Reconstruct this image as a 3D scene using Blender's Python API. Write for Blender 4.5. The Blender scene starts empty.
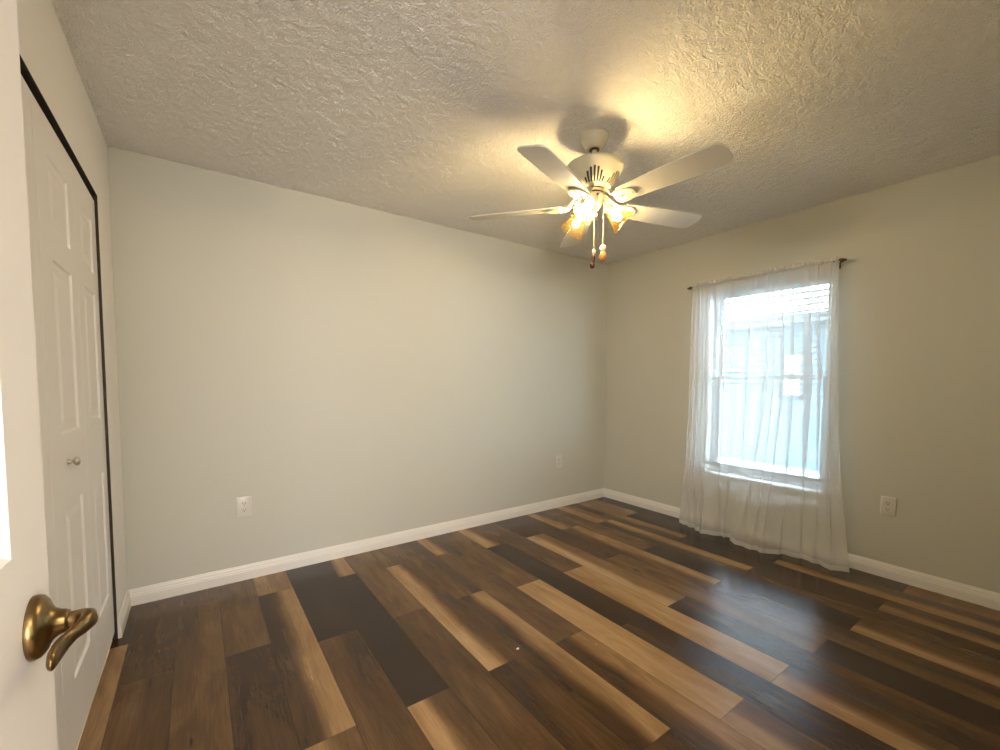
import bpy, bmesh, math, random
from mathutils import Vector, Matrix
import numpy as np
random.seed(7)
S = bpy.context.scene
C = S.collection
PI = math.pi

# ------------------------------------------------------------------ camera
L, W, H = 3.853, 3.06, 2.44            # room: x 0..L, y -W..0, z 0..H
cam_d = bpy.data.cameras.new('camera')
cam = bpy.data.objects.new('camera', cam_d); C.objects.link(cam)
cam_d.sensor_width = 36; cam_d.lens = 425.788 / 1000 * 36
cam_d.shift_y = 28.015 / 1000; cam_d.clip_start = 0.01
yaw, pit, rol = 0.617, 0.0536, 0.0024
fw = Vector((math.sin(yaw)*math.cos(pit), math.cos(yaw)*math.cos(pit), -math.sin(pit)))
rt = Vector((math.cos(yaw), -math.sin(yaw), 0)); up = rt.cross(fw)
r2 = rt*math.cos(rol) + up*math.sin(rol); u2 = -rt*math.sin(rol) + up*math.cos(rol)
m = Matrix((r2, u2, -fw)).transposed().to_4x4()
m.translation = Vector((0.345, -3.019, 1.237)); cam.matrix_world = m
S.camera = cam

# ------------------------------------------------------------------ world, sun, large lights, exposure
S.view_settings.view_transform = 'Standard'; S.view_settings.look = 'None'
S.view_settings.exposure = 0.33; S.view_settings.gamma = 1.0
S.view_settings.use_curve_mapping = False
S.cycles.use_denoising = True
S.cycles.max_bounces = 14; S.cycles.diffuse_bounces = 8; S.cycles.glossy_bounces = 4
S.cycles.transmission_bounces = 8; S.cycles.transparent_max_bounces = 24
S.cycles.caustics_reflective = False; S.cycles.caustics_refractive = False
wd = bpy.data.worlds.new('sky'); S.world = wd; wd.use_nodes = True
wn = wd.node_tree; bg = wn.nodes['Background']
bg.inputs[0].default_value = (0.70, 0.86, 1.0, 1); bg.inputs[1].default_value = 32.0
def light(name, kind, loc, power, color, size=None, rot=None, size_y=None, angle=None):
    d = bpy.data.lights.new(name, kind); o = bpy.data.objects.new(name, d); C.objects.link(o)
    o.location = loc; d.energy = power; d.color = color
    if kind == 'AREA':
        d.shape = 'RECTANGLE'; d.size = size; d.size_y = size_y or size
    if kind == 'POINT': d.shadow_soft_size = size
    if kind == 'SUN': d.angle = angle
    if rot: o.rotation_euler = rot
    return o
# added fill light in the hall behind the camera, no opening behind it
light('hall_fill', 'AREA', (-1.05, -5.3, 1.35), 325, (1.0, 0.965, 0.94), 3.9, (math.radians(90), 0, 0), 1.8)
light('hall_top_fill', 'AREA', (1.3, -4.2, 2.40), 25, (1.0, 0.88, 0.74), 0.5)  # second added fill from above, no fixture in the hall

# ------------------------------------------------------------------ helpers
def new_mesh(name, bm, mat=None, parent=None, smooth=None, loc=None):
    me = bpy.data.meshes.new(name)
    bmesh.ops.recalc_face_normals(bm, faces=bm.faces[:])
    bm.to_mesh(me); bm.free()
    o = bpy.data.objects.new(name, me); C.objects.link(o)
    if mat is not None:
        for q in (mat if isinstance(mat, (list, tuple)) else [mat]): me.materials.append(q)
    if parent: o.parent = parent
    if loc: o.location = loc
    if smooth is not None:
        for p in me.polygons: p.use_smooth = True
        if smooth < 3.1: me.set_sharp_from_angle(angle=smooth)
    return o
def tag(o, label=None, cat=None, group=None, kind=None):
    if label: o['label'] = label
    if cat: o['category'] = cat
    if group: o['group'] = group
    if kind: o['kind'] = kind
    return o
def thing(name, loc, label, cat, group=None, kind=None):
    o = bpy.data.objects.new(name, None); C.objects.link(o); o.location = loc
    o.empty_display_size = 0.05
    return tag(o, label, cat, group, kind)
def box(bm, a, b, bev=0, seg=2):
    x0, y0, z0 = [min(p, q) for p, q in zip(a, b)]; x1, y1, z1 = [max(p, q) for p, q in zip(a, b)]
    vs = [bm.verts.new(p) for p in ((x0,y0,z0),(x1,y0,z0),(x1,y1,z0),(x0,y1,z0),(x0,y0,z1),(x1,y0,z1),(x1,y1,z1),(x0,y1,z1))]
    fs = [bm.faces.new([vs[i] for i in f]) for f in ((0,3,2,1),(4,5,6,7),(0,1,5,4),(1,2,6,5),(2,3,7,6),(3,0,4,7))]
    if bev:
        es = list({e for f in fs for e in f.edges})
        bmesh.ops.bevel(bm, geom=es, offset=bev, segments=seg, affect='EDGES', profile=0.5)
def frame_of(d):
    d = Vector(d).normalized()
    a = Vector((0, 0, 1)) if abs(d.z) < 0.9 else Vector((1, 0, 0))
    u = d.cross(a).normalized(); return u, d.cross(u).normalized(), d
def lathe(bm, prof, org=(0,0,0), axis=(0,0,1), n=32, caps=True, rib=None):
    """prof: list of (radius, along)."""
    u, v, d = frame_of(axis); org = Vector(org); rings = []
    for r, h in prof:
        ring = []
        for i in range(n):
            a = 2*PI*i/n
            rr = r*(1 + (rib(a, h) if rib else 0))
            ring.append(bm.verts.new(org + d*h + u*(rr*math.cos(a)) + v*(rr*math.sin(a))))
        rings.append(ring)
    for A, B in zip(rings, rings[1:]):
        for i in range(n): bm.faces.new((A[i], A[(i+1) % n], B[(i+1) % n], B[i]))
    if caps:
        for R in (rings[0], rings[-1]):
            try: bm.faces.new(R)
            except ValueError: pass
def sweep(bm, pts, rads, n=12, flat=None, upv=None):
    """tube through pts; rads = r or (ru, rv) per point."""
    pts = [Vector(p) for p in pts]; rings = []
    prev = None
    for i, p in enumerate(pts):
        t = (pts[min(i+1, len(pts)-1)] - pts[max(i-1, 0)]).normalized()
        ref = Vector(upv) if upv else (Vector((0,0,1)) if abs(t.z) < .95 else Vector((1,0,0)))
        u = t.cross(ref).normalized(); v = u.cross(t).normalized()
        if prev is not None and u.dot(prev) < 0: u, v = -u, -v
        prev = u
        r = rads[i] if isinstance(rads, list) else rads
        ru, rv = r if isinstance(r, tuple) else (r, r)
        rings.append([bm.verts.new(p + u*(ru*math.cos(2*PI*k/n)) + v*(rv*math.sin(2*PI*k/n))) for k in range(n)])
    for A, B in zip(rings, rings[1:]):
        for i in range(n): bm.faces.new((A[i], A[(i+1) % n], B[(i+1) % n], B[i]))
    bm.faces.new(rings[0]); bm.faces.new(rings[-1])
def ball(bm, c, r, sc=(1,1,1), n=16):
    mt = Matrix.Translation(Vector(c)) @ Matrix.Diagonal((*sc, 1))
    bmesh.ops.create_uvsphere(bm, u_segments=n, v_segments=n//2+2, radius=r, matrix=mt)
def prism(bm, outline, zf0, zf1):
    """outline of (x,y); bottom/top height functions of (x,y)."""
    a = [bm.verts.new((x, y, zf0(x, y))) for x, y in outline]
    b = [bm.verts.new((x, y, zf1(x, y))) for x, y in outline]
    bm.faces.new(a[::-1]); bm.faces.new(b); n = len(a)
    for i in range(n): bm.faces.new((a[i], a[(i+1) % n], b[(i+1) % n], b[i]))
def copy_tree(o, parent=None):
    c = o.copy(); C.objects.link(c)
    if parent: c.parent = parent
    for ch in list(o.children): copy_tree(ch, c)
    return c

# ------------------------------------------------------------------ materials
def mat(name, col, rough=0.5, metal=0.0, bump=None, spec=0.5, tint=None, coat=0):
    mt = bpy.data.materials.new(name); mt.use_nodes = True
    nt = mt.node_tree; b = nt.nodes['Principled BSDF']
    b.inputs['Base Color'].default_value = (*col, 1); b.inputs['Roughness'].default_value = rough
    b.inputs['Metallic'].default_value = metal; b.inputs['Specular IOR Level'].default_value = spec
    if coat: b.inputs['Coat Weight'].default_value = coat
    tc = nt.nodes.new('ShaderNodeTexCoord')
    if bump:
        sc, dist, strg = bump
        nz = nt.nodes.new('ShaderNodeTexNoise'); nz.inputs['Scale'].default_value = sc; nz.inputs['Detail'].default_value = 4
        bp = nt.nodes.new('ShaderNodeBump'); bp.inputs['Distance'].default_value = dist; bp.inputs['Strength'].default_value = strg
        nt.links.new(tc.outputs['Object'], nz.inputs['Vector']); nt.links.new(nz.outputs['Fac'], bp.inputs['Height'])
        nt.links.new(bp.outputs['Normal'], b.inputs['Normal'])
    if tint:
        sc, c2, amt = tint
        nz = nt.nodes.new('ShaderNodeTexNoise'); nz.inputs['Scale'].default_value = sc; nz.inputs['Detail'].default_value = 5
        rp = nt.nodes.new('ShaderNodeMapRange'); rp.inputs[1].default_value = .35; rp.inputs[2].default_value = .65; rp.inputs[4].default_value = amt
        mx = nt.nodes.new('ShaderNodeMix'); mx.data_type = 'RGBA'
        mx.inputs[6].default_value = (*col, 1); mx.inputs[7].default_value = (*c2, 1)
        nt.links.new(tc.outputs['Object'], nz.inputs['Vector']); nt.links.new(nz.outputs['Fac'], rp.inputs[0])
        nt.links.new(rp.outputs[0], mx.inputs[0]); nt.links.new(mx.outputs[2], b.inputs['Base Color'])
    return mt
M = {}
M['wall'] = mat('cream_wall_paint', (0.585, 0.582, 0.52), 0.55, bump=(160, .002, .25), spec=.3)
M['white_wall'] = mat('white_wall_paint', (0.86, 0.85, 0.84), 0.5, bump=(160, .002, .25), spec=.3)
M['trim'] = mat('white_trim_paint', (0.82, 0.80, 0.76), 0.35, bump=(60, .001, .1))
M['door'] = mat('white_door_paint', (0.85, 0.84, 0.85), 0.38, bump=(140, .001, .12))
M['white_enamel'] = mat('lamp_warmed_cream_enamel', (0.56, 0.52, 0.38), 0.35)  # cream, with the lamps' warm glow partly put into the colour
M['blade'] = mat('white_fan_blade', (0.55, 0.53, 0.47), 0.42, bump=(90, .001, .1))
M['dark'] = mat('dark_recess', (0.03, 0.025, 0.02), 0.7)
M['brass'] = mat('antique_brass', (0.27, 0.19, 0.085), 0.30, 1.0, tint=(45, (0.15, 0.095, 0.04), .7), bump=(30, .001, .15))
M['rod'] = mat('aged_bronze_rod', (0.12, 0.09, 0.05), 0.38, 0.8, tint=(60, (0.09, .06, .03), .6))
M['plate'] = mat('white_outlet_plastic', (0.68, 0.665, 0.615), 0.3)
M['slot'] = mat('outlet_slot_black', (0.02, 0.02, 0.02), 0.6)
M['screw'] = mat('zinc_screw', (0.55, 0.54, 0.50), 0.4, 0.9)
M['knob'] = mat('brushed_nickel_knob', (0.62, 0.60, 0.55), 0.3, 0.9)
M['cord'] = mat('white_cord', (0.78, 0.76, 0.70), 0.6)
M['chain'] = mat('pale_pull_chain', (0.80, 0.72, 0.52), 0.4, .3)
M['wood_dark'] = mat('dark_turned_wood', (0.045, 0.02, 0.01), 0.35, tint=(60, (0.11, .05, .02), .6))
M['wood_amber'] = mat('amber_turned_wood', (0.55, 0.25, 0.06), 0.3, tint=(60, (0.28, .10, .03), .6))
M['ivory'] = mat('ivory_bead', (0.80, 0.72, 0.55), 0.3)
M['blind'] = mat('backlit_blind_slat', (0.20, 0.21, 0.22), 0.4)  # white slats; their backlit darkness is put into this colour
M['vinyl'] = mat('white_vinyl_frame', (0.80, 0.82, 0.84), 0.35)
M['marble'] = mat('white_marble_sill', (0.78, 0.78, 0.77), 0.25, tint=(14, (.6, .6, .6), .4))
M['metal_dark'] = mat('closet_opening_dark', (0.05, 0.035, 0.025), 0.5, .6)
M['siding'] = mat('pale_blue_stucco', (0.062, 0.095, 0.122), 0.9, bump=(40, .01, .4))
M['fascia'] = mat('grey_blue_fascia', (0.036, 0.054, 0.07), 0.7)
M['roof'] = mat('pale_grey_shingle', (0.50, 0.49, 0.47), 0.9, bump=(25, .02, .5))
M['hall_wall'] = mat('hall_wall_paint', (0.75, 0.71, 0.62), 0.6)
M['hall_floor'] = mat('hall_floor_wood', (0.20, 0.12, 0.06), 0.45, tint=(9, (.11, .06, .03), .7))
M['crumb'] = mat('white_speck', (0.8, 0.78, 0.72), 0.7)

def glass_mat():
    mt = bpy.data.materials.new('window_glass'); mt.use_nodes = True; nt = mt.node_tree; nt.nodes.clear()
    out = nt.nodes.new('ShaderNodeOutputMaterial'); mix = nt.nodes.new('ShaderNodeMixShader')
    tr = nt.nodes.new('ShaderNodeBsdfTransparent'); tr.inputs[0].default_value = (.93, .97, .97, 1)
    gl = nt.nodes.new('ShaderNodeBsdfGlossy'); gl.inputs['Roughness'].default_value = .02
    mix.inputs[0].default_value = .06
    nt.links.new(tr.outputs[0], mix.inputs[1]); nt.links.new(gl.outputs[0], mix.inputs[2]); nt.links.new(mix.outputs[0], out.inputs[0])
    return mt
M['glass'] = glass_mat()
def cloth_mat(name, trans, col, weave=True):
    mt = bpy.data.materials.new(name); mt.use_nodes = True; nt = mt.node_tree; nt.nodes.clear()
    out = nt.nodes.new('ShaderNodeOutputMaterial')
    tr = nt.nodes.new('ShaderNodeBsdfTransparent')
    df = nt.nodes.new('ShaderNodeBsdfDiffuse'); tl = nt.nodes.new('ShaderNodeBsdfTranslucent')
    df.inputs[0].default_value = (*col, 1); tl.inputs[0].default_value = (*col, 1)
    m1 = nt.nodes.new('ShaderNodeMixShader'); m1.inputs[0].default_value = .30
    m2 = nt.nodes.new('ShaderNodeMixShader'); m2.inputs[0].default_value = 1 - trans
    nt.links.new(df.outputs[0], m1.inputs[1]); nt.links.new(tl.outputs[0], m1.inputs[2])
    nt.links.new(tr.outputs[0], m2.inputs[1]); nt.links.new(m1.outputs[0], m2.inputs[2])
    nt.links.new(m2.outputs[0], out.inputs[0])
    return mt
M['sheer'] = cloth_mat('sheer_white_voile', .52, (0.92, 0.92, 0.92))
M['sheer_hem'] = cloth_mat('doubled_voile_hem', .30, (0.90, 0.90, 0.89))
def shade_mat():
    mt = bpy.data.materials.new('frosted_ribbed_glass'); mt.use_nodes = True; nt = mt.node_tree; nt.nodes.clear()
    out = nt.nodes.new('ShaderNodeOutputMaterial')
    tr = nt.nodes.new('ShaderNodeBsdfTransparent'); tr.inputs[0].default_value = (.94, .84, .61, 1)
    tl = nt.nodes.new('ShaderNodeBsdfTranslucent'); tl.inputs[0].default_value = (.95, .50, .10, 1)
    gl = nt.nodes.new('ShaderNodeBsdfGlossy'); gl.inputs['Roughness'].default_value = .06
    m1 = nt.nodes.new('ShaderNodeMixShader'); m1.inputs[0].default_value = .006
    m2 = nt.nodes.new('ShaderNodeMixShader'); m2.inputs[0].default_value = .04
    nt.links.new(tr.outputs[0], m1.inputs[1]); nt.links.new(tl.outputs[0], m1.inputs[2])
    nt.links.new(m1.outputs[0], m2.inputs[1]); nt.links.new(gl.outputs[0], m2.inputs[2]); nt.links.new(m2.outputs[0], out.inputs[0])
    return mt
M['shade'] = shade_mat()
def emit_mat(name, col, s):
    mt = bpy.data.materials.new(name); mt.use_nodes = True; nt = mt.node_tree; nt.nodes.clear()
    out = nt.nodes.new('ShaderNodeOutputMaterial'); e = nt.nodes.new('ShaderNodeEmission')
    e.inputs[0].default_value = (*col, 1); e.inputs[1].default_value = s
    nt.links.new(e.outputs[0], out.inputs[0]); return mt
M['bulb'] = emit_mat('lit_bulb', (1.0, .91, .77), 480)

def ceiling_mat():
    mt = mat('popcorn_ceiling', (0.91, 0.885, 0.85), 0.85, spec=.2); nt = mt.node_tree; b = nt.nodes['Principled BSDF']
    tc = nt.nodes.new('ShaderNodeTexCoord')
    n1 = nt.nodes.new('ShaderNodeTexNoise'); n1.inputs['Scale'].default_value = 120; n1.inputs['Detail'].default_value = 2; n1.inputs['Roughness'].default_value = .55
    n1.inputs['Distortion'].default_value = .2
    r1 = nt.nodes.new('ShaderNodeMapRange'); r1.interpolation_type = 'SMOOTHSTEP'
    r1.inputs[1].default_value = .34; r1.inputs[2].default_value = .68
    n2 = nt.nodes.new('ShaderNodeTexNoise'); n2.inputs['Scale'].default_value = 210; n2.inputs['Detail'].default_value = 2
    ad = nt.nodes.new('ShaderNodeMath'); ad.operation = 'MULTIPLY_ADD'; ad.inputs[1].default_value = .35
    bp = nt.nodes.new('ShaderNodeBump'); bp.inputs['Distance'].default_value = .006; bp.inputs['Strength'].default_value = 1.0
    for n in (n1, n2): nt.links.new(tc.outputs['Object'], n.inputs['Vector'])
    nt.links.new(n1.outputs['Fac'], r1.inputs[0]); nt.links.new(n2.outputs['Fac'], ad.inputs[0]); nt.links.new(r1.outputs[0], ad.inputs[2])
    nt.links.new(ad.outputs[0], bp.inputs['Height']); nt.links.new(bp.outputs['Normal'], b.inputs['Normal'])
    return mt
M['ceiling'] = ceiling_mat()

def floor_mat():
    mt = bpy.data.materials.new('mixed_tone_vinyl_plank'); mt.use_nodes = True
    nt = mt.node_tree; b = nt.nodes['Principled BSDF']; N = nt.nodes.new; K = nt.links.new
    def attr(n): a = N('ShaderNodeAttribute'); a.attribute_name = n; return a.outputs['Fac']
    def mth(op, *v):
        q = N('ShaderNodeMath'); q.operation = op
        for i, x in enumerate(v):
            if isinstance(x, (int, float)): q.inputs[i].default_value = x
            else: K(x, q.inputs[i])
        return q.outputs[0]
    def mrange(x, a, c, d=0, e=1, smooth=True):
        q = N('ShaderNodeMapRange'); q.interpolation_type = 'SMOOTHSTEP' if smooth else 'LINEAR'
        K(x, q.inputs[0]); q.inputs[1].default_value = a; q.inputs[2].default_value = c; q.inputs[3].default_value = d; q.inputs[4].default_value = e
        return q.outputs[0]
    uv = N('ShaderNodeUVMap'); sp = N('ShaderNodeSeparateXYZ'); K(uv.outputs[0], sp.inputs[0])
    u, v = sp.outputs[0], sp.outputs[1]           # metres across / along the plank
    tl, tr, seed = attr('tone_l'), attr('tone_r'), attr('seed')
    def noise(su, sv, det=3, rough=.5, dist=0, off=0.0):
        cb = N('ShaderNodeCombineXYZ')
        K(mth('MULTIPLY_ADD', u, su, mth('MULTIPLY', seed, 37.0 + off)), cb.inputs[0]); K(mth('MULTIPLY', v, sv), cb.inputs[1]); K(mth('ADD', mth('MULTIPLY', seed, 91.0), off), cb.inputs[2])
        q = N('ShaderNodeTexNoise'); q.inputs['Scale'].default_value = 1; q.inputs['Detail'].default_value = det; q.inputs['Roughness'].default_value = rough; q.inputs['Distortion'].default_value = dist
        K(cb.outputs[0], q.inputs['Vector']); return q.outputs['Fac']
    wob = noise(4, 1.6, 3, .5, .3)
    uu = mth('ADD', mth('DIVIDE', u, .182), mth('MULTIPLY', mth('SUBTRACT', wob, .5), .45))
    k = mrange(uu, .30, .68)
    tone = mth('ADD', tl, mth('MULTIPLY', mth('SUBTRACT', tr, tl), k))
    broad = noise(11, 2.2, 4, .6, .6, 3.1)
    grain = noise(170, 5.5, 4, .65, .4, 7.7)
    fine = noise(500, 16, 2, .5, 0, 11.3)
    tone = mth('ADD', tone, mth('MULTIPLY', mth('SUBTRACT', broad, .5), .46))
    tone = mth('ADD', tone, mth('MULTIPLY', mth('SUBTRACT', grain, .5), .26))
    tone = mth('ADD', tone, mth('MULTIPLY', mth('SUBTRACT', fine, .5), .07))
    # pale scraped flecks on some boards
    fl = mth('MULTIPLY', mrange(noise(85, 14, 2, .5, .5, 19.1), .68, .75), mrange(noise(9, 3, 1, .5, 0, 23.7), .56, .68))
    tone = mth('ADD', tone, mth('MULTIPLY', fl, .22))
    # knots
    kn = mth('MULTIPLY', mrange(noise(16, 6, 1, .4, .8, 31.0), .76, .84), -.25)
    tone = mth('ADD', tone, kn)
    rp = N('ShaderNodeValToRGB'); e = rp.color_ramp
    stops = [(0, (.012, .0045, .0015)), (.22, (.025, .0095, .003)), (.45, (.100, .050, .017)), (.68, (.210, .118, .046)), (.85, (.36, .215, .095)), (1, (.50, .33, .175))]
    while len(e.elements) < len(stops): e.elements.new(.5)
    for el, (p, c) in zip(e.elements, stops): el.position = p; el.color = (*c, 1)
    K(tone, rp.inputs[0])
    # thin dark bevel lines between boards
    gap = mth('MINIMUM', mth('MINIMUM', u, mth('SUBTRACT', .182, u)), mth('MINIMUM', v, mth('SUBTRACT', attr('plank_len'), v)))
    g = mrange(gap, .0006, .0022)
    mx = N('ShaderNodeMix'); mx.data_type = 'RGBA'; mx.inputs[6].default_value = (.012, .007, .004, 1)
    K(mth('MULTIPLY_ADD', g, .6, .4), mx.inputs[0]); K(rp.outputs[0], mx.inputs[7]); K(mx.outputs[2], b.inputs['Base Color'])
    K(mth('MULTIPLY_ADD', grain, .10, .17), b.inputs['Roughness'])
    b.inputs['Specular IOR Level'].default_value = .5
    bp = N('ShaderNodeBump'); bp.inputs['Distance'].default_value = .0012; bp.inputs['Strength'].default_value = .35
    K(mth('MULTIPLY_ADD', g, 1.0, mth('MULTIPLY', grain, .35)), bp.inputs['Height']); K(bp.outputs['Normal'], b.inputs['Normal'])
    return mt
M['floor'] = floor_mat()

# ------------------------------------------------------------------ room shell
def struct(name, bm, mt, label, cat, smooth=None):
    return tag(new_mesh(name, bm, mt, smooth=smooth), label, cat, kind='structure')
# floor: one quad per board.  rows: joints (distance from the back wall) and (left tone, right tone) of every board
rows = [  # k = -1 .. 20
 ([.44, 1.66, 2.88], [(1.0,1.2),(2.0,3.2),(2.2,3.0),(1.5,1.5)]),
 ([.785, 2.0], [(1.4,1.5),(1.9,1.7),(1.6,2.0)]),
 ([.195, 1.415, 2.635], [(1.5,1.7),(1.6,2.0),(1.8,2.0),(1.4,1.6)]),
 ([.815, 2.03], [(1.8,2.0),(1.15,1.2),(1.6,2.6)]),
 ([.289, 1.53, 2.75], [(3.1,2.7),(1.2,3.2),(3.0,2.0),(1.5,1.5)]),
 ([.935, 2.155], [(.55,.7),(1.8,1.4),(1.2,2.2)]),
 ([.315, 1.555, 2.775], [(.9,3.1),(.55,.75),(3.3,1.6),(2,2)]),
 ([.945, 2.165], [(1.9,2.2),(1.5,1.6),(2.0,1.4)]),
 ([.348, 1.568, 2.79], [(2.0,1.9),(3.5,1.5),(1.1,1.5),(2,3)]),
 ([.965, 2.188], [(1.9,1.5),(1.2,3.1),(1.5,1.3)]),
 ([.365, 1.587, 2.8], [(3.2,1.5),(1.9,1.8),(1.3,2.9),(2,2)]),
 ([1.05, 2.27], [(1.9,2.1),(3.5,3.4),(3.0,1.8)]),
 ([.455, 1.675, 2.9], [(3.4,1.9),(.8,1.1),(1.2,1.0),(2,2)]),
 ([1.07, 2.29], [(1.9,1.8),(3.1,3.5),(3.2,1.7)]),
 ([.461, 1.698, 2.92], [(.9,1.2),(3.7,2.6),(1.2,1.5),(1.8,3)]),
 ([1.09, 2.318], [(1.6,1.4),(2.2,2.1),(1.0,.8)]),
 ([.491, 1.715, 2.93], [(3.1,1.9),(1.9,3.2),(1.9,1.5),(.8,1)]),
 ([1.135, 2.35], [(2.1,2.0),(.8,.7),(3.4,1.9)]),
 ([.545, 1.738, 2.96], [(3.3,2.6),(1.4,3.2),(1.7,1.5),(1,1)]),
 ([1.16, 2.373], [(1.3,2.9),(1.3,1.1),(3.1,1.7)]),
 ([.56, 1.78, 3.0], [(2.7,2.9),(.7,.8),(3.1,1.5),(2,3)]),
 ([1.18, 2.40], [(.9,.8),(1.1,.9),(2.7,2.4)]),
]
fv, ff, TLa, TRa, SD, UVs, PL = [], [], [], [], [], [], []
for i, (js, tones) in enumerate(rows):
    k = i - 1
    x0, x1 = .045 + .182*k, .045 + .182*(k+1)
    ends = [js[0] - 1.22] + js + [js[-1] + 1.22]
    for j, tn in enumerate(tones):
        a, b_ = ends[j], ends[j+1]
        ca, cb_ = max(a, -.002), min(b_, W + .14)
        cx0, cx1 = max(x0, -.02), min(x1, L)
        if cb_ <= ca: continue
        base = len(fv); fv += [(cx0, -ca, 0), (cx0, -cb_, 0), (cx1, -cb_, 0), (cx1, -ca, 0)]; ff.append((base, base+1, base+2, base+3))
        UVs += [(cx0-x0, ca-a), (cx0-x0, cb_-a), (cx1-x0, cb_-a), (cx1-x0, ca-a)]
        TLa.append(tn[0]/4); TRa.append(tn[1]/4); SD.append(random.random()); PL.append(b_-a)
me = bpy.data.meshes.new('floor'); me.from_pydata(fv, [], ff)
uvl = me.uv_layers.new(name='UVMap')
for i, q in enumerate(UVs): uvl.data[i].uv = q
for nme, vals in (('tone_l', TLa), ('tone_r', TRa), ('seed', SD), ('plank_len', PL)):
    at = me.attributes.new(nme, 'FLOAT', 'FACE')
    for i, q in enumerate(vals): at.data[i].value = q
me.materials.append(M['floor']); fo = bpy.data.objects.new('floor', me); C.objects.link(fo)
tag(fo, 'mixed dark and tan wood plank floor of the whole room', 'floor', kind='structure')

# ceiling: sprayed stipple as real relief on the room side, slab above
gx, gy = 530, 420; rg = np.random.default_rng(11)
def blur(a, r):
    k = np.exp(-.5*(np.arange(-int(3*r)-1, int(3*r)+2)/r)**2); k /= k.sum()
    for ax in (0, 1): a = np.apply_along_axis(lambda q: np.convolve(np.pad(q, len(k)//2, mode='wrap'), k, mode='valid'), ax, a)
    return a/a.std()
h1 = blur(rg.standard_normal((gy+1, gx+1)), 1.05); h2 = blur(rg.standard_normal((gy+1, gx+1)), 2.6)
hh = np.clip(h1*.9 + h2*.18 + .2, -.7, 1.5)*.0026
X, Yg = np.meshgrid(np.linspace(0, L, gx+1), np.linspace(-W, 0, gy+1))
co = np.stack([X, Yg, H - .002 - hh], -1).reshape(-1, 3)
idx = np.arange((gx+1)*(gy+1)).reshape(gy+1, gx+1)
qd = np.stack([idx[:-1, :-1], idx[1:, :-1], idx[1:, 1:], idx[:-1, 1:]], -1).reshape(-1, 4)
n0 = len(co); x0, x1, y0, y1, z0, z1 = -.9, L+.2, -W-.12, .15, H+.006, H+.15
bx_v = [(x0,y0,z0),(x1,y0,z0),(x1,y1,z0),(x0,y1,z0),(x0,y0,z1),(x1,y0,z1),(x1,y1,z1),(x0,y1,z1)]
bx_f = [[n0+i for i in f] for f in ((0,3,2,1),(4,5,6,7),(0,1,5,4),(1,2,6,5),(2,3,7,6),(3,0,4,7))]
me = bpy.data.meshes.new('ceiling'); me.from_pydata(co.tolist() + bx_v, [], qd.tolist() + bx_f)
me.polygons.foreach_set('use_smooth', [True]*len(qd) + [False]*6); me.materials.append(M['ceiling'])
ce = bpy.data.objects.new('ceiling', me); C.objects.link(ce)
tag(ce, 'white popcorn textured ceiling above the room', 'ceiling', kind='structure')
bm = bmesh.new(); box(bm, (-.9, 0, -.05), (L+.2, .12, H+.02))
struct('wall_back', bm, M['wall'], 'long blank cream wall with two outlets', 'wall')
WY0, WY1, WZ0, WZ1 = -1.945, -1.10, .46, 1.985      # window opening
bm = bmesh.new()
box(bm, (L, -W-.12, -.05), (L+.15, WY0, H+.02)); box(bm, (L, WY1, -.05), (L+.15, .12, H+.02))
box(bm, (L, WY0, -.05), (L+.15, WY1, WZ0)); box(bm, (L, WY0, WZ1), (L+.15, WY1, H+.02))
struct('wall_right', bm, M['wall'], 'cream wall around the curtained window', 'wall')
CY0, CY1, CZ = -2.178, -.357, 2.065                 # closet opening
bm = bmesh.new()
box(bm, (-.10, CY1, -.05), (0, 0, H+.02)); box(bm, (-.10, -W-.12, -.05), (0, CY0, H+.02)); box(bm, (-.10, CY0, CZ), (0, CY1, H+.02))
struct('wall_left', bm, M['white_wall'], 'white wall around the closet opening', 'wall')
bm = bmesh.new()                                     # closet interior
box(bm, (-.82, -2.5, -.05), (-.74, .12, H+.02)); box(bm, (-.82, -2.56, -.05), (-.10, -2.5, H+.02)); box(bm, (-.82, 0, -.05), (-.10, .12, H+.02)); box(bm, (-.82, -2.56, -.05), (-.02, .1, -.003))
struct('wall_closet', bm, M['white_wall'], 'unlit walls inside the closet behind the folding doors', 'wall')
DX0, DX1 = .178, .965                               # doorway in the front wall
bm = bmesh.new()
box(bm, (-.1, -W-.12, -.05), (DX0, -W, H+.02)); box(bm, (DX1, -W-.12, -.05), (L+.15, -W, H+.02)); box(bm, (DX0, -W-.12, 2.06), (DX1, -W, H+.02))
struct('wall_front', bm, M['wall'], 'cream wall with the doorway behind the camera', 'wall')
bm = bmesh.new()                                     # hall behind the camera
box(bm, (-3.6, -5.5, -.05), (-3.5, -W-.12, 2.6)); box(bm, (2.8, -5.5, -.05), (2.9, -W-.12, 2.6)); box(bm, (-3.6, -5.5, 2.44), (2.9, -W-.12, 2.56))
box(bm, (-3.6, -5.5, -.05), (2.9, -5.4, 2.6)); box(bm, (-3.6, -W-.12, -.05), (-.1, -W, 2.6))
struct('wall_hall', bm, M['hall_wall'], 'walls and ceiling of the hall behind the doorway', 'wall')
bm = bmesh.new(); box(bm, (-3.6, -5.5, -.06), (2.9, -W-.12, -.001))
struct('floor_hall', bm, M['hall_floor'], 'brown wood floor of the hall behind the doorway', 'floor')

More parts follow.
